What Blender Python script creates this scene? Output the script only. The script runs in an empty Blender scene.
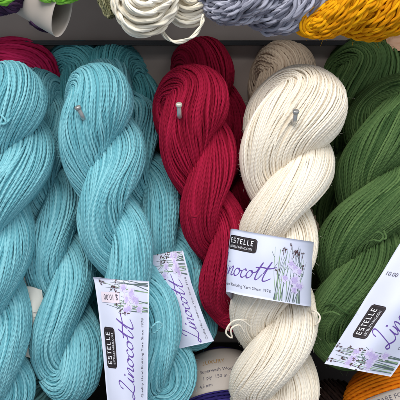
import bpy, math
import numpy as np
from mathutils import Vector
rng = np.random.default_rng(7)
sc = bpy.context.scene
COL = sc.collection

# ------------------------------------------------------------------ frame
FPX = 482.0                      # focal length in photo pixels
D0 = 0.45                        # distance of the front hanks
PITCH = math.radians(16)
CAM = np.array([0.0, -0.45, 1.30])
RT = np.array([1.0, 0, 0])
FW = np.array([0, math.cos(PITCH), -math.sin(PITCH)])
UP = np.array([0, math.sin(PITCH), math.cos(PITCH)])

def V(u, v, d):                  # view frame (right, depth, up), metres
    return np.array([(u-200)/FPX*d, d, (200-v)/FPX*d])
def W(p):                        # view frame -> world
    p = np.asarray(p, float)
    return CAM + p[..., 0:1]*RT + p[..., 1:2]*FW + p[..., 2:3]*UP
PX = D0/FPX

# ------------------------------------------------------------------ materials
def lin(c):
    c = np.array(c, float)/255
    return tuple(np.where(c <= .04045, c/12.92, ((c+.055)/1.055)**2.4))+(1.0,)

def nodes(name):
    m = bpy.data.materials.new(name); m.use_nodes = True
    nt = m.node_tree; b = nt.nodes['Principled BSDF']
    return m, nt, b

def yarn_mat(name, c1, c2, sheen=.3, heather=.8, bump=.34, plyk=1.5, hue2=None):
    m, nt, b = nodes(name); N = nt.nodes; L = nt.links
    at = N.new('ShaderNodeAttribute'); at.attribute_name = 'rnd'
    uv = N.new('ShaderNodeUVMap'); uv.uv_map = 'uv'
    sep = N.new('ShaderNodeSeparateXYZ'); L.new(uv.outputs[0], sep.inputs[0])
    # ply twist: sin(2pi(2u - k v))
    m1 = N.new('ShaderNodeMath'); m1.operation = 'MULTIPLY'; m1.inputs[1].default_value = 4*math.pi
    L.new(sep.outputs[0], m1.inputs[0])
    m2 = N.new('ShaderNodeMath'); m2.operation = 'MULTIPLY_ADD'; m2.inputs[1].default_value = -2*math.pi*plyk
    m0 = N.new('ShaderNodeMath'); m0.operation = 'MULTIPLY_ADD'; m0.inputs[1].default_value = 91.0
    L.new(at.outputs['Fac'], m0.inputs[0]); L.new(m1.outputs[0], m0.inputs[2])
    L.new(sep.outputs[1], m2.inputs[0]); L.new(m0.outputs[0], m2.inputs[2])
    m3 = N.new('ShaderNodeMath'); m3.operation = 'SINE'; L.new(m2.outputs[0], m3.inputs[0])
    # fibres
    mp = N.new('ShaderNodeMapping'); mp.inputs['Scale'].default_value = (7, .9, 1)
    L.new(uv.outputs[0], mp.inputs[0])
    nz = N.new('ShaderNodeTexNoise'); nz.inputs['Scale'].default_value = 1.6; nz.inputs['Detail'].default_value = 3
    L.new(mp.outputs[0], nz.inputs['Vector'])
    ad = N.new('ShaderNodeMath'); ad.operation = 'MULTIPLY_ADD'; ad.inputs[1].default_value = .8
    L.new(nz.outputs[0], ad.inputs[0])
    L.new(m3.outputs[0], ad.inputs[2])
    bp = N.new('ShaderNodeBump'); bp.inputs['Strength'].default_value = bump; bp.inputs['Distance'].default_value = .0006
    L.new(ad.outputs[0], bp.inputs['Height']); L.new(bp.outputs[0], b.inputs['Normal'])
    # colour: strand to strand and along strand
    nl = N.new('ShaderNodeTexNoise'); nl.inputs['Scale'].default_value = 38; nl.inputs['Detail'].default_value = 5
    tc = N.new('ShaderNodeTexCoord'); L.new(tc.outputs['Object'], nl.inputs['Vector'])
    mx = N.new('ShaderNodeMath'); mx.operation = 'MULTIPLY_ADD'; mx.inputs[1].default_value = heather
    L.new(nl.outputs[0], mx.inputs[0]); L.new(at.outputs['Fac'], mx.inputs[2])
    ms = N.new('ShaderNodeMath'); ms.operation = 'SUBTRACT'; ms.inputs[1].default_value = heather*.5; ms.use_clamp = True
    L.new(mx.outputs[0], ms.inputs[0])
    cr = N.new('ShaderNodeValToRGB'); e = cr.color_ramp.elements
    e[0].position = 0; e[0].color = lin(c1); e[1].position = 1; e[1].color = lin(c2)
    if hue2:
        k = cr.color_ramp.elements.new(.5); k.color = lin(hue2)
    L.new(ms.outputs[0], cr.inputs[0])
    L.new(cr.outputs[0], b.inputs['Base Color'])
    b.inputs['Roughness'].default_value = .85
    b.inputs['Specular IOR Level'].default_value = .12
    b.inputs['Sheen Weight'].default_value = sheen
    b.inputs['Sheen Roughness'].default_value = .5
    b.inputs['Sheen Tint'].default_value = lin(c2)
    return m

def plain(name, c, rough=.6, metal=0, noise=0, scale=60, spec=.5, c2=None, bump=0):
    m, nt, b = nodes(name); N = nt.nodes; L = nt.links
    b.inputs['Roughness'].default_value = rough; b.inputs['Metallic'].default_value = metal
    b.inputs['Specular IOR Level'].default_value = spec
    tc = N.new('ShaderNodeTexCoord')
    nz = N.new('ShaderNodeTexNoise'); nz.inputs['Scale'].default_value = scale; nz.inputs['Detail'].default_value = 6
    L.new(tc.outputs['Object'], nz.inputs['Vector'])
    cr = N.new('ShaderNodeValToRGB'); e = cr.color_ramp.elements
    c2 = c2 or tuple(max(0, x*(1-noise)) for x in c)
    e[0].position = .3; e[0].color = lin(c2); e[1].position = .7; e[1].color = lin(c)
    L.new(nz.outputs[0], cr.inputs[0]); L.new(cr.outputs[0], b.inputs['Base Color'])
    if bump:
        bp = N.new('ShaderNodeBump'); bp.inputs['Strength'].default_value = bump; bp.inputs['Distance'].default_value = .001
        L.new(nz.outputs[0], bp.inputs['Height']); L.new(bp.outputs[0], b.inputs['Normal'])
    return m

M = dict(
    teal=yarn_mat('teal_cotton', (94, 161, 173), (142, 202, 211), sheen=.25),
    teal_shaded=yarn_mat('shaded_teal_cotton', (68, 140, 148), (112, 184, 190)),  # darker copy of teal, shade of the back row put into the colour
    teal_mix=yarn_mat('mixed_teal_cotton', (30, 60, 62), (120, 170, 168), heather=.9),
    red=yarn_mat('crimson_cotton', (122, 12, 36), (166, 26, 60)),
    maroon=yarn_mat('rose_cotton', (150, 18, 58), (196, 40, 92)),
    cream=yarn_mat('cream_cotton', (234, 222, 202), (250, 241, 226), sheen=.15, bump=.24, heather=.6),
    beige=yarn_mat('shaded_beige_cotton', (176, 154, 132), (214, 194, 170), sheen=.15),  # beige darkened to carry the shade behind the cream hank
    green=yarn_mat('leaf_green_cotton', (52, 78, 42), (94, 120, 72)),
    wool=yarn_mat('cream_wool', (222, 212, 190), (244, 236, 220), bump=.7, plyk=.5),
    grey=yarn_mat('lavender_grey_wool', (112, 112, 126), (184, 184, 198), bump=.7, plyk=.5, heather=1.2),
    mustard=yarn_mat('mustard_wool', (196, 122, 4), (240, 176, 16), bump=.5, plyk=.5),
    navy=yarn_mat('navy_yarn', (28, 22, 70), (62, 52, 120)),
    orange=yarn_mat('orange_yarn', (214, 104, 10), (250, 146, 24)),
    brown=yarn_mat('dark_brown_yarn', (28, 18, 16), (60, 42, 36)),
    plum=yarn_mat('plum_yarn', (38, 22, 42), (84, 56, 86)),
    lime=yarn_mat('lime_yarn', (96, 168, 40), (160, 220, 90)),
    olive=yarn_mat('olive_yarn', (110, 108, 76), (158, 154, 120), bump=.6),
    paper=plain('label_paper', (219, 222, 241), .55, noise=.03, scale=30, bump=.04),
    paper_warm=plain('warm_label_paper', (222, 216, 206), .6, noise=.04, scale=40),
    paper_dimmed=plain('dimmed_label_paper', (186, 174, 164), .6, noise=.05, scale=40),  # pale paper with the shade it lies in put into its colour
    paper_back=plain('paper_inside', (206, 198, 172), .7, noise=.05, scale=40),
    plate=plain('logo_black', (34, 24, 28), .45, noise=.1),
    plate_edge=plain('logo_border', (70, 58, 62), .5),
    white_ink=plain('white_ink', (236, 234, 238), .5),
    purple=plain('purple_ink', (104, 72, 158), .5),
    violet=plain('violet_ink', (184, 166, 216), .5, c2=(204, 188, 228), scale=300),
    pale_violet=plain('pale_violet_ink', (212, 204, 232), .5, c2=(218, 210, 236), scale=300),
    ink=plain('grey_ink', (74, 70, 84), .5),
    stem=plain('stem_ink', (92, 108, 108), .5),
    leafink=plain('leaf_ink', (142, 170, 132), .5),
    budink=plain('bud_ink', (74, 44, 46), .5),
    gold=plain('gold_ink', (168, 128, 70), .4),
    maroon_ink=plain('maroon_ink', (96, 22, 48), .5),
    sticker=plain('sticker_paper', (228, 214, 224), .5),
    metal=plain('steel', (205, 205, 203), .35, .7, noise=.15, scale=200),
    metal_dark=plain('steel_tip', (190, 190, 188), .38, .55, noise=.3, scale=300),
    cap=plain('hook_cap', (216, 212, 196), .4, .3, noise=.1, scale=200),
    rail=plain('rail_black', (24, 22, 22), .3, .2, noise=.2),
    panel=plain('panel_grey', (164, 148, 138), .6, noise=.12, scale=9, bump=.05),
    shelf=plain('shelf_dark', (26, 22, 24), .6, noise=.3, scale=20),
    peach=plain('peach_card', (206, 160, 128), .6, noise=.1),
)

# ------------------------------------------------------------------ mesh building
class Acc:
    def __init__(s): s.v = []; s.f = []; s.uv = []; s.r = []; s.n = 0
    def add(s, v, f, uv, r):
        s.v.append(v); s.f.append(f+s.n); s.uv.append(uv); s.r.append(r); s.n += len(v)

def nrm(a): return a/np.maximum(np.linalg.norm(a, axis=-1, keepdims=True), 1e-12)

def tubes(acc, P, R, ref, sides=6, closed=True, rnd=None):
    """P (S,n,3) polylines, R broadcastable (S,n), ref (S,n,3) a direction never along the tube."""
    S, n, _ = P.shape
    if closed:
        T = np.roll(P, -1, 1)-np.roll(P, 1, 1)
    else:
        T = np.gradient(P, axis=1)
    T = nrm(T); ref = np.broadcast_to(ref, P.shape)
    Nn = nrm(ref-(ref*T).sum(-1, keepdims=True)*T); B = np.cross(T, Nn)
    R = np.broadcast_to(R, (S, n))
    a = np.arange(sides)/sides*2*math.pi
    ring = P[:, :, None]+R[:, :, None, None]*(np.cos(a)[None, None, :, None]*Nn[:, :, None]+np.sin(a)[None, None, :, None]*B[:, :, None])
    v = ring.reshape(-1, 3)
    m = n if closed else n-1
    si, i, j = np.meshgrid(np.arange(S), np.arange(m), np.arange(sides), indexing='ij')
    i2 = (i+1) % n; j2 = (j+1) % sides
    idx = lambda s_, i_, j_: (s_*n+i_)*sides+j_
    f = np.stack([idx(si, i, j), idx(si, i, j2), idx(si, i2, j2), idx(si, i2, j)], -1).reshape(-1, 4)
    seg = np.linalg.norm(np.roll(P, -1, 1)-P, axis=-1)
    ln = np.concatenate([np.zeros((S, 1)), np.cumsum(seg, 1)], 1)/(2*math.pi*R.mean())
    l0 = ln[si, i]; l1 = ln[si, i+1]
    u0 = j/sides; u1 = (j+1)/sides
    uv = np.stack([np.stack([u0, l0], -1), np.stack([u1, l0], -1), np.stack([u1, l1], -1), np.stack([u0, l1], -1)], -2).reshape(-1, 2)
    if rnd is None: rnd = rng.random(S)
    acc.add(v, f, uv, np.repeat(rnd, n*sides))

def link(o, parent=None):
    COL.objects.link(o)
    if parent is not None: o.parent = parent
    return o

def mesh_from(acc, name, mat, parent=None, origin=None, smooth=True):
    v = W(np.concatenate(acc.v)); f = np.concatenate(acc.f)
    if origin is None: origin = np.array(parent.location) if parent is not None else v.mean(0)
    org = np.array(origin)
    me = bpy.data.meshes.new(name)
    me.vertices.add(len(v)); me.vertices.foreach_set('co', (v-org).astype(np.float32).ravel())
    k = f.shape[1]
    me.loops.add(f.size); me.loops.foreach_set('vertex_index', f.ravel().astype(np.int32))
    me.polygons.add(len(f))
    me.polygons.foreach_set('loop_start', np.arange(0, f.size, k, dtype=np.int32))
    me.polygons.foreach_set('use_smooth', np.full(len(f), smooth))
    uvl = me.uv_layers.new(name='uv'); uvl.data.foreach_set('uv', np.concatenate(acc.uv).astype(np.float32).ravel())
    at = me.attributes.new('rnd', 'FLOAT', 'POINT'); at.data.foreach_set('value', np.concatenate(acc.r).astype(np.float32))
    me.update(calc_edges=True); me.validate()
    me.materials.append(mat)
    o = bpy.data.objects.new(name, me)
    link(o, parent)
    if parent is None: o.location = org
    return o

def thing(name, label, cat, p, group=None):
    o = bpy.data.objects.new(name, None); o.empty_display_size = .01; COL.objects.link(o)
    o.location = W(p); o['label'] = label; o['category'] = cat
    if group: o['group'] = group
    return o
def child_mesh(acc, name, mat, root, parent=None, smooth=True):
    """mesh whose vertices are relative to the root's location; parent may be a part at identity"""
    o = mesh_from(acc, name, mat, None, origin=np.array(root.location), smooth=smooth)
    o.location = (0, 0, 0); o.parent = parent or root
    return o

def spline(pts, n, closed=False):
    pts = np.array(pts, float); m = len(pts)
    if closed: ext = np.vstack([pts[-1], pts, pts[0], pts[1]]); segs = m
    else: ext = np.vstack([2*pts[0]-pts[1], pts, 2*pts[-1]-pts[-2]]); segs = m-1
    out = []
    for q in np.linspace(0, segs, n, endpoint=not closed):
        i = min(int(q), segs-1); t = q-i
        p0, p1, p2, p3 = ext[i:i+4]
        out.append(.5*((2*p1)+(-p0+p2)*t+(2*p0-5*p1+4*p2-p3)*t*t+(-p0+3*p1-3*p2+p3)*t**3))
    return np.array(out)

def resample(P, n, closed):
    Q = np.vstack([P, P[:1]]) if closed else P
    d = np.linalg.norm(np.diff(Q[:, :3], axis=0), axis=1); s = np.concatenate([[0], np.cumsum(d)])
    t = np.linspace(0, s[-1], n, endpoint=not closed)
    return np.stack([np.interp(t, s, Q[:, k]) for k in range(Q.shape[1])], 1), s[-1]

def smoothc(P, k):
    for _ in range(k): P = .25*np.roll(P, 1, 0)+.5*P+.25*np.roll(P, -1, 0)
    return P

def wob(S, t, amp, freqs):
    """smooth periodic noise (S,n); t in [0,1)"""
    o = np.zeros((S, len(t)))
    for f in freqs:
        o += np.sin(2*math.pi*f*t[None]+rng.random((S, 1))*6.283)*rng.normal(0, 1, (S, 1))
    return amp*o/math.sqrt(len(freqs))

def bundle(acc, C, rad, yr, tau, closed, L, flat=1.0, mess=1.0, plies=0, under=True, fuzz=0, sides=6, headtw=0.0):
    """strands laid round the centre line C (n,3); rad (n,) metres; yr strand radius; tau radians per metre"""
    n = len(C); t = np.arange(n)/n
    T = np.roll(C, -1, 0)-np.roll(C, 1, 0) if closed else np.gradient(C, axis=0)
    T = nrm(T)
    N = np.zeros_like(C); x = np.array([0, -1, .05]); N[0] = nrm(x-(x@T[0])*T[0])
    for i in range(1, n):
        N[i] = nrm(N[i-1]-(N[i-1]@T[i])*T[i])
    hol = 0
    B = np.cross(T, N)
    if closed:
        e = nrm(N[-1]-(N[-1]@T[0])*T[0]); hol = math.atan2(e@B[0], e@N[0])
    s = t*L
    for layer in ((1, 0) if under else (0,)):
        r_ = rad*(1 if layer == 0 else 1)-yr*(1.0 if layer == 0 else 1.75)
        S = max(6, int(2*math.pi*(np.max(r_) if plies else np.mean(r_))/(yr*(2.02 if layer == 0 else 2.1))))
        tw = tau*L
        if closed:
            k = round((tw+hol)/(2*math.pi/S)); tw = k*2*math.pi/S-hol
        xt = -headtw/(1+np.exp(-(t-.5)/.03)); xt = xt+headtw*t      # extra roll where the bundle folds over the hook
        th = np.arange(S)[:, None]/S*2*math.pi+(tw*t+xt)[None]
        fr = [1, 2, 3, 5, 7, 11] if closed else [.7, 1.3, 2.1, 3.7, 5.3]
        th = th+wob(S, t, mess*.42*2*math.pi/S, fr)
        # groups of strands shift together, so clumps and grooves form
        grp = wob(1, t, .22, [1, 2, 3])
        th = th+mess*.13*np.sin(2*th+2*math.pi*3*t[None]+1)+mess*.07*np.sin(3*th-2*math.pi*7*t[None])+mess*.10*np.sin(3*th+grp*5)+mess*.045*np.sin(7*th+grp*9+1)
        rr = r_[None]+wob(S, t, mess*yr*.30, fr+[13, 17] if closed else fr)+yr*.7*mess*np.sin(5*th+4*grp)
        hf = np.array([29, 43, 61]) if closed else np.array([13, 19, 27])
        rr = rr+wob(S, t, mess*yr*.13, hf); th = th+wob(S, t, mess*yr*.15, hf)/np.maximum(r_, yr)[None]
        if layer == 0 and mess > 0:
            k = rng.random(S) < (.12 if not plies else 0)
            rr[k] += yr*1.2*np.clip(wob(int(k.sum()), t, 1, [2, 3, 5]), 0, 1); th[k] += wob(int(k.sum()), t, .14, [2, 4, 7])
        O = np.cos(th)[..., None]*N[None]+np.sin(th)[..., None]*B[None]
        if flat != 1.0:
            O = O*np.array([1, flat, 1])
        P = C[None]+rr[..., None]*O
        if plies:
            for k in range(plies):
                w = 2*math.pi*k/plies+(s/(yr*.8))[None]*1.0+rng.random((S, 1))*6
                if closed:
                    tot = L/(yr*.8); w = w-(s/(yr*.8))[None]+t[None]*round(tot/(2*math.pi))*2*math.pi
                TT = nrm(np.roll(P, -1, 1)-np.roll(P, 1, 1)) if closed else nrm(np.gradient(P, axis=1))
                On = nrm(O-(O*TT).sum(-1, keepdims=True)*TT); Bn = np.cross(TT, On)
                Q = P+yr*.50*(np.cos(w)[..., None]*On+np.sin(w)[..., None]*Bn)
                tubes(acc, Q, yr*(.55+.04*wob(S, t, 1, [5, 9, 17])), On, 7, closed, rng.random(S))
        else:
            yv = yr*(1+.08*wob(S, t, 1, [3, 7, 11]))*(1.20 if layer == 0 else 1.2)
            tubes(acc, P, yv, O, sides if layer == 0 else 4, closed, np.clip(rng.normal(.5, .22, S), 0, 1) if layer == 0 else rng.random(S)*.5)
        if layer == 0: P0, O0 = P, O
    # solid core so that nothing shows through
    O = np.array([0.0]); a = np.arange(20)/20*2*math.pi
    ring = C[:, None]+(np.maximum(rad-yr*2.1, yr)[:, None, None])*(np.cos(a)[None, :, None]*N[:, None]+np.sin(a)[None, :, None]*B[:, None])*(np.array([1, flat, 1]))
    m = n if closed else n-1
    i, j = np.meshgrid(np.arange(m), np.arange(20), indexing='ij'); i2 = (i+1) % n; j2 = (j+1) % 20
    f = np.stack([i*20+j, i*20+j2, i2*20+j2, i2*20+j], -1).reshape(-1, 4)
    acc.add(ring.reshape(-1, 3), f, np.zeros((f.size, 2)), np.zeros(n*20))
    if fuzz:
        S, nn = P0.shape[:2]
        a_, b_ = rng.integers(0, S, fuzz), rng.integers(2, nn-2, fuzz)
        p = P0[a_, b_]; o = nrm(O0[a_, b_]); tt = T[b_]
        d1 = nrm(o*rng.uniform(.15, .8, (fuzz, 1))+tt*rng.normal(0, 1, (fuzz, 1))+rng.normal(0, .35, (fuzz, 3)))
        l = (rng.uniform(1.0, 3.4, (fuzz, 1))*np.where(rng.random((fuzz, 1)) < .03, 2.2, 1)*PX)
        c = rng.normal(0, 1.2, (fuzz, 3)); q = np.linspace(0, 1, 6)
        h = (p+o*yr)[:, None]+q[None, :, None]*(l*d1)[:, None]+(q*q)[None, :, None]*(l*c*.6)[:, None]
        tubes(acc, h, .055*PX, np.array([.3, .2, .9]), 3, False, np.full(fuzz, .9))

def curve_tube(acc, pts, rpx, n=30, plies=0, sides=7):
    """free strand from photo-space points (u,v,d)"""
    Pv = np.array([V(*p) for p in pts]); C, L = resample(spline(Pv, n*4), n, False)
    ref = np.array([.21, -.93, .3])
    r = rpx*C[:, 1].mean()/FPX
    if plies:
        T = nrm(np.gradient(C, axis=0)); N = nrm(ref-(T@ref)[:, None]*T); B = np.cross(T, N)
        s = np.arange(n)/n*L
        for k in range(plies):
            w = 2*math.pi*k/plies+s/(r*3.2)
            tubes(acc, (C+r*.5*(np.cos(w)[:, None]*N+np.sin(w)[:, None]*B))[None], r*.62, ref, 6, False)
    else:
        tubes(acc, C[None], r, ref, sides, False)

def hank_path(axis, pitch, phi0=0.0, head=1.0, foot=1.0, hand=-1):
    """axis rows: u, v, d, a, r (a, r in photo px). Returns closed centre line, radii, length."""
    A = np.array([[*V(u, v, d), a*d/FPX, r*d/FPX] for u, v, d, a, r in axis])
    A, L = resample(spline(A, 400), 160, False)
    t = nrm(np.gradient(A[:, :3], axis=0))
    Y = np.array([0, 1.0, 0]); Y = nrm(Y-(t@Y)[:, None]*t); X = np.cross(Y, t)*1.0
    if X[0] @ np.array([1, 0, 0]) < 0 and abs(t[0, 2]) > .5: X = -X
    s = np.linspace(0, L, 160); pm = pitch*A[:, 1].mean()/FPX
    ph = phi0+hand*2*math.pi*s/pm
    a = A[:, 3:4]
    e = np.cos(ph)[:, None]*X+np.sin(ph)[:, None]*Y
    pr = np.hstack([A[:, :3]+a*e, A[:, 4:5]]); pl = np.hstack([A[:, :3]-a*e, A[:, 4:5]])
    psi = np.linspace(math.pi, 0, 24)[1:-1]
    top = A[0, :3]+a[0]*(np.cos(psi)[:, None]*e[0]+head*np.sin(psi)[:, None]*(-t[0]))
    bot = A[-1, :3]+a[-1]*(-np.cos(psi)[:, None]*e[-1]+foot*np.sin(psi)[:, None]*t[-1])
    top = np.hstack([top, np.full((22, 1), A[0, 4])]); bot = np.hstack([bot, np.full((22, 1), A[-1, 4])])
    P = np.vstack([pl[::-1], top, pr, bot])
    P, LL = resample(P, 500, True); P = smoothc(P, 60)
    return P, LL

def hank(label, mat, axis, pitch, yr=1.2, tau=-.010, phi0=0.0, head=1.0, foot=1.0, headtw=1.0, mess=1.0, seg=3.6, plies=0,
         flat=1.0, fuzz=0, name='yarn_hank', group='hanks of yarn hung on the display hooks', cat='yarn hank', hand=-1, partname='twisted_yarn'):
    P, L = hank_path(axis, pitch, phi0, head, foot, hand)
    k = axis[0][2]/FPX
    n = int(L/(seg*k)); P, L = resample(P, n, True)
    root = thing(name, label, cat, V(*axis[0][:3]), group)
    acc = Acc()
    bundle(acc, P[:, :3], P[:, 3], yr*k, tau/k, True, L, flat=flat, mess=mess, plies=plies, fuzz=fuzz*15, headtw=0 if plies else headtw)
    o = child_mesh(acc, partname, mat, root)
    return root

def lump(label, mat, path, yr, tau, name, cat, group, plies=0, mess=1.0, seg=3.5, flat=1.0, fuzz=0, part='wound_yarn', under=True):
    """open bundle; path rows u,v,d,r"""
    A = np.array([[*V(u, v, d), r*d/FPX] for u, v, d, r in path])
    k = path[0][2]/FPX
    A = spline(A, 300); _, L = resample(A, 10, False); n = int(L/(seg*k)); A, L = resample(A, n, False)
    root = thing(name, label, cat, A[n//2, :3], group)
    acc = Acc(); bundle(acc, A[:, :3], A[:, 3], yr*k, tau/k, False, L, flat=flat, mess=mess, plies=plies, fuzz=fuzz, under=under)
    child_mesh(acc, part, mat, root)
    return root

# ------------------------------------------------------------------ setting
def slab(name, corners, thick, mat, label=None):
    """flat slab: four corners in the view frame, thickness away from viewer"""
    c = np.array(corners); nn = np.cross(c[1]-c[0], c[3]-c[0]); nn = nn/np.linalg.norm(nn)
    if nn[1] < 0: nn = -nn
    v = np.vstack([c, c+nn*thick]); f = np.array([[0, 1, 2, 3], [7, 6, 5, 4], [0, 4, 5, 1], [1, 5, 6, 2], [2, 6, 7, 3], [3, 7, 4, 0]])
    acc = Acc(); acc.add(v, f, np.zeros((24, 2)), np.zeros(8))
    return mesh_from(acc, name, mat, smooth=False)

def wbox(name, lo, hi, mat, bev=.001):
    """world-aligned bevelled box"""
    lo = np.array(lo); hi = np.array(hi)
    import bmesh
    bm = bmesh.new(); bmesh.ops.create_cube(bm, size=1)
    for v in bm.verts: v.co = Vector(tuple(np.array(v.co)*(hi-lo)))
    if bev: bmesh.ops.bevel(bm, geom=bm.edges[:], offset=bev, segments=2, affect='EDGES')
    me = bpy.data.meshes.new(name); bm.to_mesh(me); bm.free(); me.materials.append(mat)
    o = bpy.data.objects.new(name, me); o.location = tuple((lo+hi)/2); COL.objects.link(o); return o

BACK_Y = (W(V(200, 200, .60)))[1]            # back panel plane (world y)
wbox('back_panel', (-.7, BACK_Y, .6), (.7, BACK_Y+.02, 2.0), M['panel'], 0)['kind'] = 'structure'
z_sh = W(V(200, 428, .50))[2]
s_ = wbox('shelf', (-.7, BACK_Y-.30, z_sh-.02), (.7, BACK_Y-.001, z_sh), M['shelf'], .002); s_['kind'] = 'structure'
us = wbox('shade_board', (-.7, -.02, W(V(200, -78, .42))[2]), (.7, BACK_Y-.001, W(V(200, -78, .42))[2]+.018), M['shelf'], .002); us['kind'] = 'structure'  # added board above the view, there to cast shade on the back hanks
# dark rail across the back panel
def ray_y(u, v, y):                          # point on pixel ray at world y
    p = W(V(u, v, 1.0)); d = p-CAM; return CAM+d*((y-CAM[1])/d[1])
zr = ray_y(200, 43, BACK_Y-.02)[2]
rl = wbox('display_rail', (-.6, BACK_Y-.022, zr-.0022), (.6, BACK_Y-.0005, zr+.0028), M['rail'], .0015)
rl['label'] = 'black metal rail running across the grey panel behind the hanks'; rl['category'] = 'rail'

# ------------------------------------------------------------------ hooks
def hook(u, v, d, label, tip, lean=0, capm='cap'):
    """steel peg from the panel, end turned up; (u,v,d) is the tip"""
    p = V(u, v, d); root = thing('display_hook', label, 'hook', p, 'steel hooks sticking out through the hanks')
    k = d/FPX
    wp = W(p)
    # world points, converted back to the view frame
    def inv(q): q = np.array(q)-CAM; return np.array([q@RT, q@FW, q@UP])
    tipw = wp; up = np.array([0.0+lean, -.35, 1.0]); up /= np.linalg.norm(up)
    low = tipw-up*tip*k
    pts = [tipw, tipw-up*tip*k*.5, low, low+np.array([0, .004, -.003]), low+np.array([0, .012, -.004]), low+np.array([0, .05, -.004])]
    yb = BACK_Y+.001
    pts.append(np.array([low[0], yb, low[2]-.004]))
    Pv = np.array([inv(q) for q in pts])
    C, L = resample(spline(Pv, 200), 60, False)
    acc = Acc(); tubes(acc, C[None], 2.3*k, np.array([1.0, .01, .02]), 14, False); child_mesh(acc, 'rod', M['metal'], root)
    # cap: short lathe at the tip
    t = nrm(C[0]-C[3]); acc = Acc()
    prof = [(2.3, -2.8), (3.0, -2.6), (3.3, -1.4), (3.3, .2), (2.9, .7), (1.8, .85), (.02, .8)]
    Q = np.array([C[0]+t*h*k for _, h in prof])
    x = np.array([1, 0, 0.]); N = nrm(x-(x@t)*t); B = np.cross(t, N); a = np.arange(20)/20*6.28319
    ring = np.array([C[0]+t*h*k+r*k*(np.cos(a)[:, None]*N+np.sin(a)[:, None]*B) for r, h in prof])
    i, j = np.meshgrid(np.arange(len(prof)-1), np.arange(20), indexing='ij')
    f = np.stack([i*20+j, i*20+(j+1) % 20, (i+1)*20+(j+1) % 20, (i+1)*20+j], -1).reshape(-1, 4)
    acc.add(ring.reshape(-1, 3), f, np.zeros((f.size, 2)), np.zeros(len(prof)*20))
    child_mesh(acc, 'tip_cap', M[capm], root)
    return root

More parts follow.
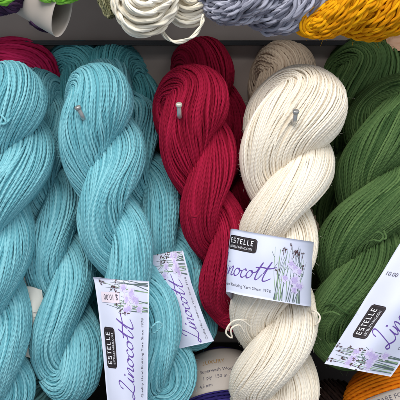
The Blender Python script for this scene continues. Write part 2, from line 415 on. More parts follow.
# ------------------------------------------------------------------ labels
class Band:
    """paper strip. rows of control points along p (text direction); each row q0 -> q1 in photo px (u,v,d); p0..p1"""
    def __init__(s, rows, p0, p1=None, unit=None):
        s.G = np.array([[V(*c) for c in r] for r in rows])
        self = s
        n = 80; m = 25
        g1 = np.array([spline(r, m) for r in s.G])                 # rows x m x 3
        s.S = np.array([spline(g1[:, j], n) for j in range(m)]).transpose(1, 0, 2)  # n x m x 3
        w_ = rng.random(6)*6
        gi, gj = np.meshgrid(np.arange(n)/n, np.arange(m)/m, indexing='ij')
        dent = .0006*np.sin(7*gi+3*gj+w_[0])+.0004*np.sin(15*gi-9*gj+w_[1])+.0003*np.sin(5*gj+23*gi+w_[2])+.0012*np.maximum(gj-.85, 0)/.15*np.sin(6*gi+w_[3])
        s.S = s.S-np.array([0, 1, 0])*dent[..., None]
        # even spacing along the strip
        ml = s.S[:, m//2]; cum = np.concatenate([[0], np.cumsum(np.linalg.norm(np.diff(ml, axis=0), axis=1))])
        tt = np.linspace(0, cum[-1], n); s.S = np.stack([np.stack([np.interp(tt, cum, s.S[:, j, k]) for k in range(3)], -1) for j in range(m)], 1)
        if unit: p1 = p0+cum[-1]/(unit*s.G[..., 1].mean()/FPX)
        s.p0, s.p1 = p0, p1
        dp = np.gradient(s.S, axis=0); dq = np.gradient(s.S, axis=1); nn = nrm(np.cross(dp, dq))
        if nn[..., 1].mean() > 0: nn = -nn
        s.Nn = nn; s.n, s.m = n, m
    def at(s, p, q, h=0.0):
        p = np.asarray(p, float); q = np.asarray(q, float)
        x = np.clip((p-s.p0)/(s.p1-s.p0), 0, 1)*(s.n-1); y = np.clip(q, 0, 1)*(s.m-1)
        i = np.minimum(x.astype(int), s.n-2); j = np.minimum(y.astype(int), s.m-2); fx = (x-i)[..., None]; fy = (y-j)[..., None]
        def bl(A): return (A[i, j]*(1-fx)*(1-fy)+A[i+1, j]*fx*(1-fy)+A[i, j+1]*(1-fx)*fy+A[i+1, j+1]*fx*fy)
        return bl(s.S)+bl(s.Nn)*h
    def paper(s, root, mat, name='paper_band', notch=True):
        th = .00022
        P = s.S.copy()
        top = P; bot = P-s.Nn*th; n, m = s.n, s.m
        v = np.vstack([top.reshape(-1, 3), bot.reshape(-1, 3)]); o = n*m
        i, j = np.meshgrid(np.arange(n-1), np.arange(m-1), indexing='ij'); q = lambda a, b: a*m+b
        f1 = np.stack([q(i, j), q(i+1, j), q(i+1, j+1), q(i, j+1)], -1).reshape(-1, 4); f2 = f1[:, ::-1]+o
        ed = [q(a, 0) for a in range(n)]+[q(n-1, b) for b in range(1, m)]+[q(a, m-1) for a in range(n-2, -1, -1)]+[q(0, b) for b in range(m-2, 0, -1)]
        ed = np.array(ed); f3 = np.stack([ed, np.roll(ed, -1), np.roll(ed, -1)+o, ed+o], -1)
        f = np.vstack([f1, f2, f3]); acc = Acc(); acc.add(v, f, np.zeros((f.size, 2)), np.zeros(len(v)))
        return child_mesh(acc, name, mat, root)
    def tri(s, acc, xy, quads, h):
        v = s.at(xy[:, 0], xy[:, 1], h); acc.add(v, quads, np.zeros((quads.size, 2)), np.zeros(len(v)))
    def stroke(s, acc, pts, w, h=.00012, w1=None, asp=1.0):
        """ribbon along pts [(p,q)]"""
        pts = np.array(pts, float)
        keep = np.all((pts[:, 0] > s.p0-.02) & (pts[:, 0] < s.p1+.02))
        n = len(pts); T = nrm(np.gradient(pts, axis=0)); Nn = np.stack([-T[:, 1], T[:, 0]], 1)
        ww = np.linspace(w, w if w1 is None else w1, n)[:, None]*.5
        if w1 == 'cal':
            pass
        xy = np.vstack([pts+Nn*ww, pts-Nn*ww]); ok = (pts[:, 0] >= s.p0) & (pts[:, 0] <= s.p1) & (pts[:, 1] > 0) & (pts[:, 1] < 1)
        i = np.array([k for k in range(n-1) if ok[k] and ok[k+1]])
        if len(i) == 0: return
        q = np.stack([i, i+1, i+1+n, i+n], -1); s.tri(acc, xy, q, h)
    def cal(s, acc, pts, w, h=.00014, nib=.8):
        """calligraphic stroke: width follows direction"""
        pts = np.array(pts, float); n = len(pts); T = nrm(np.gradient(pts, axis=0)); Nn = np.stack([-T[:, 1], T[:, 0]], 1)
        k = np.abs(T[:, 0]*math.sin(nib)-T[:, 1]*math.cos(nib))[:, None]
        ww = w*(.42+.75*k)*.5
        xy = np.vstack([pts+Nn*ww, pts-Nn*ww]); ok = (pts[:, 0] >= s.p0) & (pts[:, 0] <= s.p1)
        i = np.array([k for k in range(n-1) if ok[k] and ok[k+1]])
        if len(i) == 0: return
        s.tri(acc, xy, np.stack([i, i+1, i+1+n, i+n], -1), h)
    def rect(s, acc, a, b, c, d, h, n=12, m=6, cut=0):
        """p a..b, q c..d; cut = clipped corners (fraction of the height)"""
        xs = np.linspace(a, b, n); out = []
        for x in xs:
            e = min(x-a, b-x); k = max(0, cut-e)
            ys = np.linspace(c+k, d-k, m); out += [(x, y) for y in ys]
        i, j = np.meshgrid(np.arange(n-1), np.arange(m-1), indexing='ij')
        q = np.stack([i*m+j, (i+1)*m+j, (i+1)*m+j+1, i*m+j+1], -1).reshape(-1, 4)
        s.tri(acc, np.array(out), q, h)

# cursive "Linocott": letters as pen strokes in em units
def scr(pts, n=14): return spline(np.array(pts, float), n*(len(pts)-1)//2)
SCRIPT = [
    # L
    [(.10, .66), (.13, .80), (.21, .88), (.27, .82), (.24, .62), (.17, .36), (.10, .12), (.03, .02), (-.04, .06), (-.02, .14), (.08, .12), (.20, .03), (.30, .02), (.38, .12)],
    # i
    [(.38, .12), (.44, .38), (.41, .16), (.43, .04), (.50, .10), (.56, .26)],
    # n
    [(.56, .36), (.53, .04), (.60, .26), (.68, .38), (.70, .26), (.68, .08), (.72, .03), (.79, .12)],
    # o
    [(.90, .34), (.82, .32), (.78, .16), (.83, .04), (.92, .10), (.95, .26), (.90, .35), (.93, .28), (1.02, .28)],
    # c
    [(1.16, .30), (1.11, .37), (1.03, .26), (1.03, .08), (1.11, .03), (1.20, .14)],
    # o
    [(1.32, .34), (1.24, .32), (1.20, .16), (1.25, .04), (1.34, .10), (1.37, .26), (1.32, .35), (1.36, .28), (1.46, .32)],
    # t
    [(1.46, .30), (1.56, .74), (1.50, .30), (1.50, .06), (1.57, .05), (1.66, .28)],
    [(1.68, .30), (1.80, .80), (1.73, .34), (1.72, .06), (1.80, .03), (1.94, .16)],
    [(1.40, .50), (1.60, .54), (1.80, .53), (2.00, .62)],
]
DOT = (.49, .52)
# block lettering for the plate
BL = {'E': [[(0.7, 1), (0, 1), (0, 0), (.7, 0)], [(0, .5), (.55, .5)]], 'S': [[(.7, 1), (0, 1), (0, .52), (.7, .48), (.7, 0), (0, 0)]],
      'T': [[(0, 1), (.8, 1)], [(.4, 1), (.4, 0)]], 'L': [[(0, 1), (0, 0), (.65, 0)]]}

def text_shape(body):
    cu = bpy.data.curves.new('tmp', 'FONT'); cu.body = body; cu.resolution_u = 2; cu.size = 1
    o = bpy.data.objects.new('tmp', cu); COL.objects.link(o)
    dg = bpy.context.evaluated_depsgraph_get(); me = o.evaluated_get(dg).to_mesh()
    v = np.array([tuple(x.co)[:2] for x in me.vertices]); me.calc_loop_triangles()
    f = np.array([tuple(t.vertices) for t in me.loop_triangles])
    o.evaluated_get(dg).to_mesh_clear(); bpy.data.objects.remove(o); bpy.data.curves.remove(cu)
    return v, f
TXT = {}
def put_text(band, acc, body, p, q, size, h=.00013, rot=0, xs=1.0):
    if body not in TXT: TXT[body] = text_shape(body)
    v, f = TXT[body]; v = v*size; v = v*np.array([xs, 1.0])
    c, s_ = math.cos(rot), math.sin(rot); xy = np.stack([p+v[:, 0]*c-v[:, 1]*s_, q+v[:, 0]*s_+v[:, 1]*c], 1)
    ok = np.all((xy[f][:, :, 0] > band.p0) & (xy[f][:, :, 0] < band.p1) & (xy[f][:, :, 1] > 0) & (xy[f][:, :, 1] < 1), axis=1)
    f = f[ok]
    if len(f) == 0: return
    q4 = np.hstack([f, f[:, 2:3]])
    band.tri(acc, xy, q4, h)

def tri_fix(acc):    # quads whose last two corners coincide -> triangles mesh
    f = np.concatenate(acc.f); acc.f = [f[:, :3]]; uv = np.concatenate(acc.uv).reshape(-1, 4, 2)[:, :3].reshape(-1, 2); acc.uv = [uv]
    return acc

def flowers(band, paper, root, cp, q0, q1, seed, spread=.42, base_up=True, n=9):
    """sprig print: stems along q with violet blooms and brown buds, centred on p=cp"""
    r = np.random.default_rng(seed)
    st, lf, vi, pv, bd = Acc(), Acc(), Acc(), Acc(), Acc()
    H = q1-q0
    for k in range(n*2):
        b = cp+r.uniform(-.45, .45)*spread; t_ = b+r.normal(0, .10)*spread+(.12*spread); hh = H*r.uniform(.55, 1)
        mid = (b+t_)/2+r.normal(0, .05)*spread
        pts = spline([(b, q0), (mid, q0+hh*.5), (t_, q0+hh)], 16)
        band.stroke(st if k % 3 else lf, pts, .010, .00010+.00001*k, w1=.004)
        if k % 2 == 0:
            for w in range(2):     # little side shoots
                a = pts[9+3*w]; band.stroke(st, [a, a+np.array([.03*(-1)**w, .05])*1.2, a+np.array([.05*(-1)**w, .09])], .008, .0001, w1=.004)
    def blob(acc, c, rad, h, n_=5):
        for k in range(n_):
            a = 6.283*k/n_+r.uniform(0, 1); d = np.array([math.cos(a), math.sin(a)])
            m = c+d*rad*.55; w = np.array([-d[1], d[0]])*rad*.38
            pts = np.array([c, m+w, c+d*rad*1.1, m-w]); band.tri(acc, pts, np.array([[0, 3, 2, 1]]), h)
    for k in range(n):
        c = np.array([cp+r.uniform(-.4, .45)*spread, q0+H*r.uniform(.18, .72)])
        blob(pv, c, .070, .00026+.00001*k, 7); blob(vi, c+r.normal(0, .012, 2), .042, .0004+.00001*k, 6)
    for k in range(n):
        c = np.array([cp+r.uniform(-.5, .55)*spread, q0+H*r.uniform(.45, 1.0)])
        for w in range(3):
            a = r.uniform(.4, 2.7); d = np.array([math.cos(a), math.sin(a)])*.04; e = c+d*r.uniform(.5, 1.1)
            blob(bd, e, .015, .00050+.00001*k, 4)
        band.stroke(bd, [c-np.array([.0, .05]), c], .009, .00045)
    for a_, nm, mt in ((st, 'printed_stems', 'stem'), (lf, 'printed_leaves', 'leafink'), (pv, 'printed_petals', 'pale_violet'), (vi, 'printed_blooms', 'violet'), (bd, 'printed_buds', 'budink')):
        if a_.n: child_mesh(a_, nm, M[mt], root, paper, smooth=False)

def band_print(band, root, paper, logo=True, script=True, small=True, logo_pos=(.0, .66), dq=0.0, L0=0.0, seedp=1):
    sc_ = .52                                    # em scale of script in p units
    if script:
        acc = Acc()
        for st in SCRIPT:
            pts = scr(st); pts = pts+np.array([[.22, 0]])*pts[:, 1:2]-np.array([[.05, 0]]); pts = pts*np.array([sc_*.95, sc_*.78])+np.array([L0, .27+dq]); band.cal(acc, pts, .020)
        d = np.array([(DOT[0]+.065)*sc_*.95+L0, DOT[1]*sc_*.8+.27+dq]); a = np.linspace(0, 6.283, 9)[:-1]
        band.cal(acc, [d-[.012, 0], d, d+[.012, .006]], .028)
        child_mesh(acc, 'script_lettering', M['purple'], root, paper, smooth=False)
    if small:
        acc = Acc(); put_text(band, acc, 'Quality Hand Knitting Yarn Since 1978', L0-.02, .115, .068, xs=.92)
        child_mesh(tri_fix(acc), 'small_lettering', M['ink'], root, paper, smooth=False)
    if logo:
        a, c = logo_pos; w, h = .50, .225
        acc = Acc(); band.rect(acc, a, a+w, c, c+h, .00012, 20, 6, cut=.03); pl = child_mesh(acc, 'logo_plate', M['plate'], root, paper, smooth=False)
        acc = Acc()
        for (x0, y0, x1, y1) in ((a+.02, c+.02, a+w-.02, c+.02), (a+.02, c+h-.02, a+w-.02, c+h-.02), (a+.018, c+.03, a+.018, c+h-.03), (a+w-.018, c+.03, a+w-.018, c+h-.03)):
            band.stroke(acc, np.linspace((x0, y0), (x1, y1), 10), .006, .0002)
        child_mesh(acc, 'logo_border', M['plate_edge'], root, pl, smooth=False)
        acc = Acc(); x = a+.055
        for ch in 'ESTELLE':
            for st in BL[ch]:
                pts = np.array(st)*np.array([.040, .070])+np.array([x, c+.112])
                for k in range(len(pts)-1):
                    d_ = nrm(pts[k+1]-pts[k])*.005
                    band.stroke(acc, np.linspace(pts[k]-d_, pts[k+1]+d_, 3), .0108, .00022+.00001*k)
            x += .0585
        put_text_acc = Acc(); put_text(band, put_text_acc, 'ESTELLEYARNS.COM', a+.05, c+.035, .052, h=.00022, xs=.80)
        child_mesh(acc, 'logo_letters', M['white_ink'], root, pl, smooth=False)
        child_mesh(tri_fix(put_text_acc), 'web_address', M['white_ink'], root, pl, smooth=False)

# ================================================================== THE HANKS
TE, D = 'teal', D0
# centre teal
c = hank('large bright teal hank with a lilac label band, hanging from the hook left of centre', M['teal'],
         [(99, 113, .458, 23, 31), (104, 150, .450, 17, 26), (106, 200, .446, 14.5, 21), (123, 255, .446, 14.5, 21), (142, 310, .45, 15.5, 22), (160, 374, .455, 19, 22)],
         158, yr=.93, tau=-.010, mess=1.0, fuzz=170, headtw=.6, phi0=-1.15, head=.8)
tealC = c
# left-most teal
tealA = hank('bright teal hank cut off by the left edge of the photo', M['teal'],
         [(8, 114, .454, 24, 34), (4, 160, .444, 19, 29), (-4, 215, .442, 16, 24), (-7, 290, .442, 15, 23), (-7, 350, .444, 15, 23), (-4, 392, .446, 16, 25)],
         165, yr=.95, tau=-.010, fuzz=120, phi0=-1.1, head=.75)
# second teal behind, between the left one and the centre one
tealB = hank('shaded teal hank without a visible label, hanging between the two front teal hanks', M['teal'],
         [(42, 104, .515, 17, 21), (46, 150, .50, 14, 18), (51, 200, .49, 13, 18), (59, 260, .482, 14.5, 20), (64, 320, .475, 15, 20), (69, 366, .468, 18, 20)],
         150, yr=.95, tau=-.010, fuzz=60, phi0=-1.9)
# teal behind right of centre, carries the second label
tealD = hank('teal hank behind the centre one with its label band leaning toward the crimson hank', M['teal'],
         [(114, 98, .535, 18, 24), (132, 150, .515, 15, 21), (150, 200, .50, 14, 19), (168, 250, .495, 13, 18), (186, 300, .495, 13, 17), (194, 326, .50, 11, 16)],
         150, yr=.93, tau=-.010, fuzz=50, phi0=-1.6)
# dark heads behind
hank('dim teal hank at the back under the grey panel, left of the rail end', M['teal_shaded'],
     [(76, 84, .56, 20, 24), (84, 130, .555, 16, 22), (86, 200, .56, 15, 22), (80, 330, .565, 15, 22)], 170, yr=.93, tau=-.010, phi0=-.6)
hank('dim teal hank at the back, right behind the head of the centre teal hank', M['teal_shaded'],
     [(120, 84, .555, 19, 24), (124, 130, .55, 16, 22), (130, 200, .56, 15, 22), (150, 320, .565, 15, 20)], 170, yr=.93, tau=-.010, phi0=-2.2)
hank('dull teal hank head low at the back, wedged behind the two left teal hanks', M['teal_shaded'],
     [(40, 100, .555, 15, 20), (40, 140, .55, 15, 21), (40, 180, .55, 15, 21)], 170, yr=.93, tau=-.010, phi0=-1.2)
# rose hank top-left
hank('rose red hank at the back in the top left corner under the paper cone', M['maroon'],
     [(16, 78, .545, 22, 26), (14, 120, .55, 18, 22), (14, 170, .56, 18, 22)], 170, yr=1.2, tau=-.010, phi0=-.2, head=.6)
# crimson
redG = hank('crimson hank on the middle hook, in front of a darker one', M['red'],
         [(191, 113, .466, 21, 31), (199, 150, .458, 15, 24), (206, 200, .458, 13.5, 20), (219, 240, .462, 13.5, 18), (226, 280, .466, 13, 17), (234, 306, .47, 12, 16)],
         142, yr=.93, tau=-.010, fuzz=100, headtw=.6, phi0=-1.05, head=.8)
hank('dark red hank behind the front crimson one', M['red'],
     [(202, 80, .55, 18, 28), (210, 120, .55, 16, 23), (216, 190, .55, 16, 20), (222, 300, .56, 14, 18)], 170, yr=.93, tau=-.010, head=.8, phi0=-1.3)
# cream
creamI = hank('large cream hank with a lilac label band across its middle', M['cream'],
         [(292, 121, .460, 26, 38), (287, 158, .448, 20, 30), (281, 200, .442, 18.5, 23), (276, 260, .444, 18, 23), (273, 320, .446, 20, 25), (274, 388, .448, 23, 23)],
         148, yr=.85, tau=-.010, fuzz=230, headtw=.8, mess=.8, phi0=-1.1, head=.7)
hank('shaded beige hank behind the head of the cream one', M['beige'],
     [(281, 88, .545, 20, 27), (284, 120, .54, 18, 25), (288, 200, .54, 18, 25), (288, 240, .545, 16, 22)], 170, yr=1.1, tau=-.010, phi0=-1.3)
# green
greenK = hank('leaf green hank leaning left at the right edge, with a tilted label band', M['green'],
         [(394, 124, .466, 24, 33), (390, 156, .456, 22, 27), (376, 200, .452, 20, 26), (362, 245, .45, 19, 26), (350, 290, .452, 18, 25), (346, 330, .456, 17, 24)],
         156, yr=.85, tau=-.010, fuzz=160, headtw=.6, head=.8, phi0=-1.0)
hank('dark green hank behind the front green one, below the mustard yarn', M['green'],
     [(360, 84, .54, 20, 32), (352, 130, .535, 18, 25), (346, 190, .535, 17, 24), (336, 320, .54, 16, 22)], 170, yr=1.0, tau=-.010, head=.8, phi0=-1.2)

# ------------------------------------------------------------------ loose loops and tie knots
def loops(root, mat, lists, r=1.2, name='tie_loop'):
    for pts in lists:
        acc = Acc(); curve_tube(acc, pts, r, n=36); child_mesh(acc, name, mat, root)
loops(redG, M['red'], [[(190, 211, .425), (192, 216, .417), (197, 216, .416), (200, 212, .424)]], 1.2)
loops(creamI, M['cream'], [[(246, 320, .42), (236, 320, .405), (229, 325, .402), (226, 333, .403), (232, 338, .406), (231, 329, .402), (239, 325, .404), (244, 332, .41)],
                           [(228, 330, .408), (232, 322, .402), (241, 320, .402), (250, 326, .41)],
                           [(308, 312, .425), (315, 311, .418), (320, 317, .416), (317, 324, .418), (309, 326, .43)]], .9)
loops(tealC, M['teal'], [[(148, 332, .412), (152, 327, .407), (158, 322, .405), (162, 325, .407), (158, 330, .409), (152, 334, .412)]], 1.0)
loops(tealA, M['teal'], [[(-4, 112, .412), (2, 116, .405), (6, 122, .405), (0, 126, .41), (-6, 122, .412)], [(-4, 124, .41), (4, 124, .405), (10, 119, .408), (12, 112, .415)]], 1.1)
loops(greenK, M['green'], [[(372, 236, .405), (378, 232, .400), (383, 236, .40), (380, 241, .40), (373, 240, .403), (366, 243, .41)], [(380, 240, .402), (386, 238, .401), (384, 231, .405)]], 1.0)
loops(greenK, M['green'], [[(325, 305, .425), (334, 304, .415), (341, 310, .412), (348, 314, .416)], [(322, 314, .425), (332, 312, .416), (340, 315, .412)]], .95, 'loose_strand')

# ------------------------------------------------------------------ hooks
hook(77.5, 107, .402, 'steel hook tip poking out of the centre teal hank', 10, lean=-.38, capm='metal_dark')
hook(179, 104, .408, 'pale capped steel hook through the crimson hank', 10, capm='cap')
hook(296, 111, .392, 'shiny steel hook tip through the large cream hank', 9, capm='metal_dark')

# ------------------------------------------------------------------ label bands
# cream band: wraps across the hank
d = .398
rows = []
for k, (x0, y0, x1, y1, dd) in enumerate([
        (232, 300, 236, 236, .445), (226, 292, 231, 229, .412), (240, 295, 247, 231.5, .399), (262, 299, 268, 235, .393), (287, 303, 291, 238.5, .396), (305, 306, 308, 241, .406), (311, 306, 314, 242, .425), (306, 305, 309, 242, .45)]):
    rows.append([(x0, y0, dd), ((x0+x1)/2-.8, (y0+y1)/2, dd-.001), (x1, y1, dd)])
bI = Band(rows, -.62, unit=64)
pI = bI.paper(creamI, M['paper'])
band_print(bI, creamI, pI, logo_pos=(.05, .68), L0=-.15)
flowers(bI, pI, creamI, 1.08, .02, .92, 3, spread=.5, n=11)

# centre teal band: text runs up; q goes right -> left
def vband(root, rows, p0, unit, seed, mat='paper', **kw):
    b = Band(rows, p0, unit=unit); pp = b.paper(root, M[mat]); band_print(b, root, pp, **kw); return b, pp
rows = [[(150, 440, .405), (130, 442, .396), (112, 438, .402)], [(147.5, 404, .402), (128, 405, .393), (107.5, 402, .40)], [(148, 360, .402), (126, 361, .3925), (103.5, 359, .401)],
        [(149, 320, .404), (124, 320, .394), (99, 318, .403)], [(149.3, 290, .408), (122, 289, .397), (95.5, 287, .406)], [(149, 281, .410), (122, 280, .400), (93, 277, .404)]]
bC, pC = vband(tealC, rows, -.58, 80, 5, logo_pos=(.34, .70), dq=.05)
flowers(bC, pC, tealC, 1.22, .03, .88, 11, spread=.42, n=9)
# price sticker on it
acc = Acc(); bC.rect(acc, 1.14, 1.27, .56, .90, .00055, 8, 8); sk = child_mesh(acc, 'price_sticker', M['sticker'], tealC, pC, smooth=False)
acc = Acc(); put_text(bC, acc, '$ 10.00', 1.24, .58, .10, h=.0007, rot=math.pi/2, xs=.9)
child_mesh(tri_fix(acc), 'price_numbers', M['ink'], tealC, sk, smooth=False)

# band on the rear teal hank
rows = [[(214, 341, .460), (192, 346, .452), (168, 352, .458)], [(204, 318, .457), (184, 320, .450), (160, 324, .456)],
        [(192, 285, .456), (174, 287, .449), (152, 291, .456)], [(186, 262, .458), (170, 264, .451), (150, 267, .458)], [(183, 250.5, .462), (169, 252, .455), (150, 256, .461)]]
bD, pD = vband(tealD, rows, -.05, 68, 6, logo_pos=(.1, .66), L0=.02)
flowers(bD, pD, tealD, 1.2, .05, .9, 21, spread=.42, n=9)

# green band
rows = []
for t in np.linspace(-.0, 1.5, 6):
    e = np.array([324.6, 364])+t*np.array([71, -114])*.78; f_ = np.array([390.6, 376.5])+t*np.array([74, -110])*.78
    m_ = (e+f_)/2
    dd = .405-.004*math.sin(t*2)
    rows.append([(f_[0], f_[1], dd+.004), (m_[0], m_[1], dd-.010), (e[0], e[1], dd+.006)])
bK, pK = vband(greenK, rows, -.38, 76, 7, logo_pos=(.06, .64), L0=.03)
flowers(bK, pK, greenK, -.22, .03, .97, 31, spread=.26, n=11)
acc = Acc(); put_text(bK, acc, '10.00', .98, .95, .085, h=.0004, rot=-math.pi/2)
if acc.n: child_mesh(tri_fix(acc), 'price_numbers', M['ink'], greenK, pK, smooth=False)

# tag behind the left teal hanks (white paper, maroon strip)
rt = thing('paper_tag', 'white paper tag with a maroon strip, stuck between the two left teal hanks', 'paper tag', V(34, 320, .49))
rows = [[(22, 356, .458), (34, 358, .456), (46, 356, .458)], [(22, 340, .457), (34, 342, .455), (47, 344, .458)], [(23, 315, .458), (34, 317, .455), (46, 319, .460)], [(25, 286, .462), (33, 287, .460), (42, 290, .464)]]
bT = Band([[q for q in r[::-1]] for r in rows], 0, 1.5); pT = bT.paper(rt, M['paper_warm'], 'paper_sheet')
acc = Acc()
for k in range(4):
    put_text(bT, acc, 'machine wash', .98-.10*k, .20, .055, rot=math.pi/2, h=.0002)
if acc.n: child_mesh(tri_fix(acc), 'care_text', M['ink'], rt, pT, smooth=False)
acc = Acc()
n = 14; xs = np.linspace(0.02, .98, n); xy = np.array([(p, q) for q in xs for p in (.10+.30*q, .42+.30*q)])
i = np.arange(n-1); bT.tri(acc, xy, np.stack([2*i, 2*i+1, 2*i+3, 2*i+2], -1), .0003); child_mesh(acc, 'maroon_strip', M['maroon_ink'], rt, pT, smooth=False)

# ================================================================== UPPER ROW (chunky yarns)
GU = 'chunky hanks hanging above the row'
lw = lump('thick cream wool hank hanging into view at the top, left of the lavender one', M['wool'],
     [(130, -60, .40, 16), (130, -30, .395, 19), (132, -4, .39, 22), (142, 12, .386, 25), (156, 4, .388, 22), (162, -20, .395, 20), (164, -50, .40, 18)],
     3.3, .004, 'chunky_yarn_hank', 'yarn hank', GU, plies=2, mess=.4, seg=1.3, part='wool_strands')
lw2 = lump('cream wool bundle tucked against the lavender hank, with one strand looping below', M['wool'],
     [(172, -70, .43, 15), (174, -30, .42, 17), (180, 2, .415, 19), (192, 6, .415, 18), (200, -30, .43, 15)],
     3.3, .006, 'chunky_yarn_hank', 'yarn hank', GU, plies=2, mess=.4, seg=1.3, part='wool_strands')
acc = Acc(); curve_tube(acc, [(160, 26, .40), (166, 37, .395), (178, 42, .39), (192, 37, .39), (201, 26, .392), (203, 16, .40)], 2.0, n=110, plies=2)
child_mesh(acc, 'loose_strand', M['wool'], lw2)
ol = lump('olive grey strip of yarn at the left side of the thick cream wool', M['olive'],
     [(96, -50, .42, 9), (100, -20, .415, 9), (106, 2, .412, 8), (113, 16, .412, 6)], 1.6, .02, 'yarn_hank', 'yarn hank', GU, plies=2, mess=1, seg=2, part='wool_strands')
lg = hank('thick lavender grey wool hank lying across the top centre', M['grey'],
     [(214, -4, .405, 9, 15), (240, 4, .40, 10, 15), (275, 4, .398, 12, 19), (310, 0, .402, 12, 20), (340, -12, .41, 12, 18)],
     105, yr=3.1, fuzz=60, tau=-.042, plies=2, mess=.4, seg=1.3, name='chunky_yarn_hank', group=GU, phi0=1.1, partname='wool_strands')
mu = hank('thick mustard wool hank across the top right corner', M['mustard'],
     [(308, 22, .395, 5, 12), (330, 14, .392, 10, 17), (362, 7, .39, 13, 21), (400, 0, .392, 14, 23), (440, -14, .40, 14, 22)],
     120, yr=2.9, fuzz=60, tau=-.042, plies=2, mess=.4, seg=1.3, name='chunky_yarn_hank', group=GU, phi0=.6, partname='wool_strands')

# peach card right, under mustard
acc = Acc(); 
b = Band([[(388, 52, .50), (398, 51, .498), (420, 50, .50)], [(387, 44, .50), (396, 44, .498), (420, 43, .50)], [(386, 34, .505), (394, 34, .503), (420, 34, .505)]], 0, 1)
rp = thing('paper_tag', 'small peach coloured card peeping out under the mustard yarn at the right edge', 'paper tag', V(396, 48, .50)); b.paper(rp, M['peach'], 'card_sheet')

# ---------- ball with paper cone, top left
rb = thing('yarn_ball', 'lime and plum yarn ball in the top left corner with a pale paper sleeve', 'yarn ball', V(20, -20, .42))
acc = Acc(); A = np.array([[*V(u, v, d_), r*d_/FPX] for u, v, d_, r in [(-20, -14, .42, 22), (0, -10, .42, 24), (16, -16, .42, 18), (26, -26, .42, 12)]])
A, L = resample(spline(A, 200), 30, False); bundle(acc, A[:, :3], A[:, 3], 1.6*.42/FPX, .12*FPX/.42, False, L, fuzz=30); child_mesh(acc, 'plum_yarn', M['plum'], rb)
acc = Acc()
A = np.array([[*V(u, v, d_), r*d_/FPX] for u, v, d_, r in [(-8, -6, .39, 9), (2, -4, .385, 9), (12, -10, .39, 8)]])
A, L = resample(spline(A, 200), 20, False); bundle(acc, A[:, :3], A[:, 3], 1.4*.4/FPX, .05*FPX/.42, False, L)
A = np.array([[*V(u, v, d_), r*d_/FPX] for u, v, d_, r in [(36, -12, .40, 9), (50, -9, .40, 11), (66, -8, .40, 11), (80, -12, .40, 9)]])
A, L = resample(spline(A, 200), 30, False); bundle(acc, A[:, :3], A[:, 3], 1.4*.4/FPX, .05*FPX/.42, False, L)
child_mesh(acc, 'lime_yarn', M['lime'], rb)
# sleeve: tapered open paper tube, the mouth facing right and toward the viewer
ax0 = V(14, -14, .44); ax1 = V(62, 14, .408); t = nrm(ax1-ax0)
e1 = nrm(np.array([.10, -.25, 1.0])-(np.array([.10, -.25, 1.0])@t)*t); e2 = np.cross(t, e1)
n, m = 24, 48; a = np.arange(m)/m*2*math.pi; acc = Acc(); k = .41/FPX
def sleeve(off):
    out = []
    for i in range(n):
        q = i/(n-1); c0 = ax0*(1-q)+ax1*q; r1 = (25-q*1.5+off)*k; r2 = (14-q*3+off)*k
        out.append(c0+r1*np.cos(a)[:, None]*e1+r2*np.sin(a)[:, None]*e2)
    return np.array(out).reshape(-1, 3)
i, j = np.meshgrid(np.arange(n-1), np.arange(m), indexing='ij'); f = np.stack([i*m+j, i*m+(j+1) % m, (i+1)*m+(j+1) % m, (i+1)*m+j], -1).reshape(-1, 4)
o1 = sleeve(0); o2 = sleeve(-.35); jj = np.arange(m); rim = np.stack([(n-1)*m+jj, (n-1)*m+(jj+1) % m, (n-1)*m+(jj+1) % m+n*m, (n-1)*m+jj+n*m], -1)
acc.add(np.vstack([o1, o2]), np.vstack([f, f[:, ::-1]+n*m, rim]), np.zeros((8*len(f)+4*m, 2)), np.zeros(2*n*m))
sl = child_mesh(acc, 'paper_sleeve', M['paper_dimmed'], rb)
acc = Acc(); curve_tube(acc, [(30, 18, .43), (36, 24, .428), (46, 26, .43), (56, 26, .43)], 3.5, n=30, plies=2); curve_tube(acc, [(30, 22, .435), (40, 28, .435), (52, 30, .435)], 3, n=30, plies=2)
child_mesh(acc, 'loose_plum_strand', M['plum'], rb)

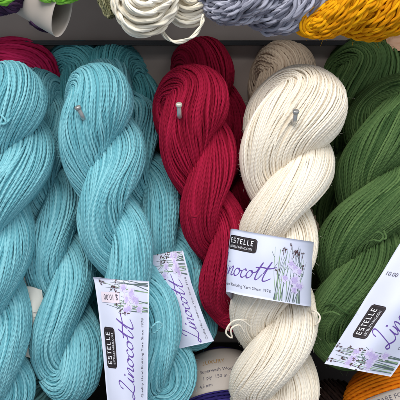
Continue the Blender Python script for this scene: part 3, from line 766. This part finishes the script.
# ================================================================== LOWER THINGS
def ball(name, label, mat, c_, rad, axis, yr, h0, h1, group='yarn balls lying on the shelf below', band=True, sx=1.0, tilt=.5, part='wound_yarn', texts=()):
    cc = V(*c_); k = c_[2]/FPX; root = thing(name, label, 'yarn ball', cc, group)
    ax = nrm(np.array(axis, float)); x = nrm(np.cross(ax, [0, 1, .1])); y = np.cross(ax, x)
    acc = Acc(); R = rad*k; n = 90; a = np.arange(n)/n*2*math.pi
    # parallel windings, three slightly different lays
    for lay, (tl, dr) in enumerate(((0, 0), (tilt, -1.0*yr), (-tilt*.8, -2*yr))):
        S = int(2*R/(yr*k*1.9)); z = np.linspace(-.97, .97, S)+rng.normal(0, .006, S)
        ca, sa = math.cos(tl), math.sin(tl); A_ = ca*ax+sa*x; X_ = -sa*ax+ca*x
        rr = (R+dr*k)*np.sqrt(1-z*z)
        P = cc+z[:, None, None]*(R+dr*k)*A_*sx+rr[:, None, None]*(np.cos(a)[None, :, None]*X_+np.sin(a)[None, :, None]*y)
        P = P*(1)+wob(S, a/6.283, yr*k*.3, [1, 2, 3, 5])[..., None]*np.array([.5, .6, .5])
        ref = nrm(P-cc)
        tubes(acc, P, yr*k, ref, 6, True, np.clip(rng.normal(.5, .25, S), 0, 1))
    child_mesh(acc, part, mat, root)
    if band:
        m = 26; acc = Acc(); zz = np.linspace(h0, h1, m); Rb = R+1.6*k
        g = cc+zz[:, None, None]*Rb*ax*sx+(Rb*np.sqrt(1-zz*zz))[:, None, None]*(np.cos(a)[None, :, None]*x+np.sin(a)[None, :, None]*y)
        g2 = cc+(g-cc)*1.006
        v = np.vstack([g2.reshape(-1, 3), g.reshape(-1, 3)]); i, j = np.meshgrid(np.arange(m-1), np.arange(n), indexing='ij'); o = n*m
        f = np.stack([i*n+j, i*n+(j+1) % n, (i+1)*n+(j+1) % n, (i+1)*n+j], -1).reshape(-1, 4)
        jj = np.arange(n); r1 = np.stack([jj, (jj+1) % n, (jj+1) % n+o, jj+o], -1); r2 = r1+(m-1)*n
        ff = np.vstack([f, f[:, ::-1]+o, r1, r2]); acc.add(v, ff, np.zeros((ff.size, 2)), np.zeros(len(v)))
        pb = child_mesh(acc, 'paper_band', M['paper_dimmed'], root)
        class BB:          # text mapper: p = angle (rad) about the axis, q = height
            p0, p1 = -9, 9
            def tri(s, acc, xy, quads, h):
                p = xy[:, 0]; z = xy[:, 1]; q = np.sqrt(np.maximum(1-z*z, 0)); Rr = Rb*1.006+h
                vv = cc+z[:, None]*Rr*ax*sx+(Rr*q)[:, None]*(np.cos(p)[:, None]*x+np.sin(p)[:, None]*y)
                acc.add(vv, quads, np.zeros((quads.size, 2)), np.zeros(len(vv)))
        for body, p, z, size, mt, nm in texts:
            if body not in TXT: TXT[body] = text_shape(body)
            v_, f_ = TXT[body]; acc = Acc()
            w = v_[:, 0].max(); xy = np.stack([p+TS*(v_[:, 0]-w/2)*size*1.0, z+v_[:, 1]*size], 1)
            BB().tri(acc, xy, np.hstack([f_, f_[:, 2:3]]), .0002)
            child_mesh(tri_fix(acc), nm, M[mt], root, pb, smooth=False)
    return root
TS = 1.0
# axis points up and slightly toward the viewer
nb = ball('yarn_ball', 'navy yarn ball with a pale printed paper band, low between the teal and cream hanks', M['navy'], (222, 395, .505), 45, (-.10, .66, .75), 1.3, -.24, .75,
     texts=[('LUXURY', 1.50, .32, .13, 'gold', 'gold_lettering'), ('Superwash Wool', 1.55, .14, .10, 'ink', 'small_lettering'), ('1 ply  150 m', 1.5, .0, .10, 'ink', 'small_lettering'), ('4.5 mm', 1.3, -.14, .09, 'ink', 'small_lettering')])
ob = ball('yarn_ball', 'bright orange yarn ball with a white paper band in the bottom right corner', M['orange'], (396, 414, .46), 50, (-.2, .62, .76), 1.8, -.85, .22, tilt=1.0,
     texts=[('CARE FOR', 1.4, .06, .12, 'ink', 'small_lettering')])
ball('yarn_ball', 'dark brown yarn ball in the shadow between the cream and orange yarns', M['brown'], (336, 418, .50), 36, (.7, .1, .7), 1.6, 0, 0, band=False)
hank('dark teal green hank deep at the bottom left below the paper tag', M['teal_mix'],
     [(46, 350, .52, 12, 18), (50, 380, .515, 12, 20), (54, 420, .51, 12, 20)], 150, yr=1.3, tau=.02)
ball('yarn_ball', 'plum purple yarn ball at the bottom edge beneath the cream hank', M['plum'], (300, 430, .50), 30, (.3, -.5, .8), 1.6, 0, 0, band=False)

# ================================================================== LIGHT, CAMERA
w = bpy.data.worlds.new('World'); sc.world = w; w.use_nodes = True
bg = w.node_tree.nodes['Background']; bg.inputs[0].default_value = (.80, .88, 1, 1); bg.inputs[1].default_value = .50
def area(name, loc, target, size, power, color=(1, 1, 1)):
    l = bpy.data.lights.new(name, 'AREA'); l.shape = 'RECTANGLE'; l.size, l.size_y = size; l.energy = power; l.color = color
    o = bpy.data.objects.new(name, l); COL.objects.link(o); o.location = loc
    o.rotation_euler = (Vector(target)-Vector(loc)).to_track_quat('-Z', 'Y').to_euler(); return o
tgt = tuple(W(V(200, 230, .45)))
area('ceiling_lamp', (-.25, -.75, 2.25), tgt, (1.2, .6), 18, (1, .98, .95))
area('ceiling_lamp', (.7, -1.1, 1.9), tgt, (.6, .4), 5, (.93, .97, 1))

cam = bpy.data.cameras.new('camera'); co = bpy.data.objects.new('camera', cam); COL.objects.link(co)
co.location = tuple(CAM); co.rotation_euler = (math.pi/2-PITCH, 0, 0)
cam.sensor_width = 36; cam.lens = 36*FPX/400; cam.clip_start = .01; cam.clip_end = 50
cam.dof.use_dof = False
sc.camera = co
sc.view_settings.view_transform = 'Standard'; sc.view_settings.look = 'None'; sc.view_settings.exposure = 0; sc.view_settings.gamma = 1
sc.render.resolution_x = sc.render.resolution_y = 1024
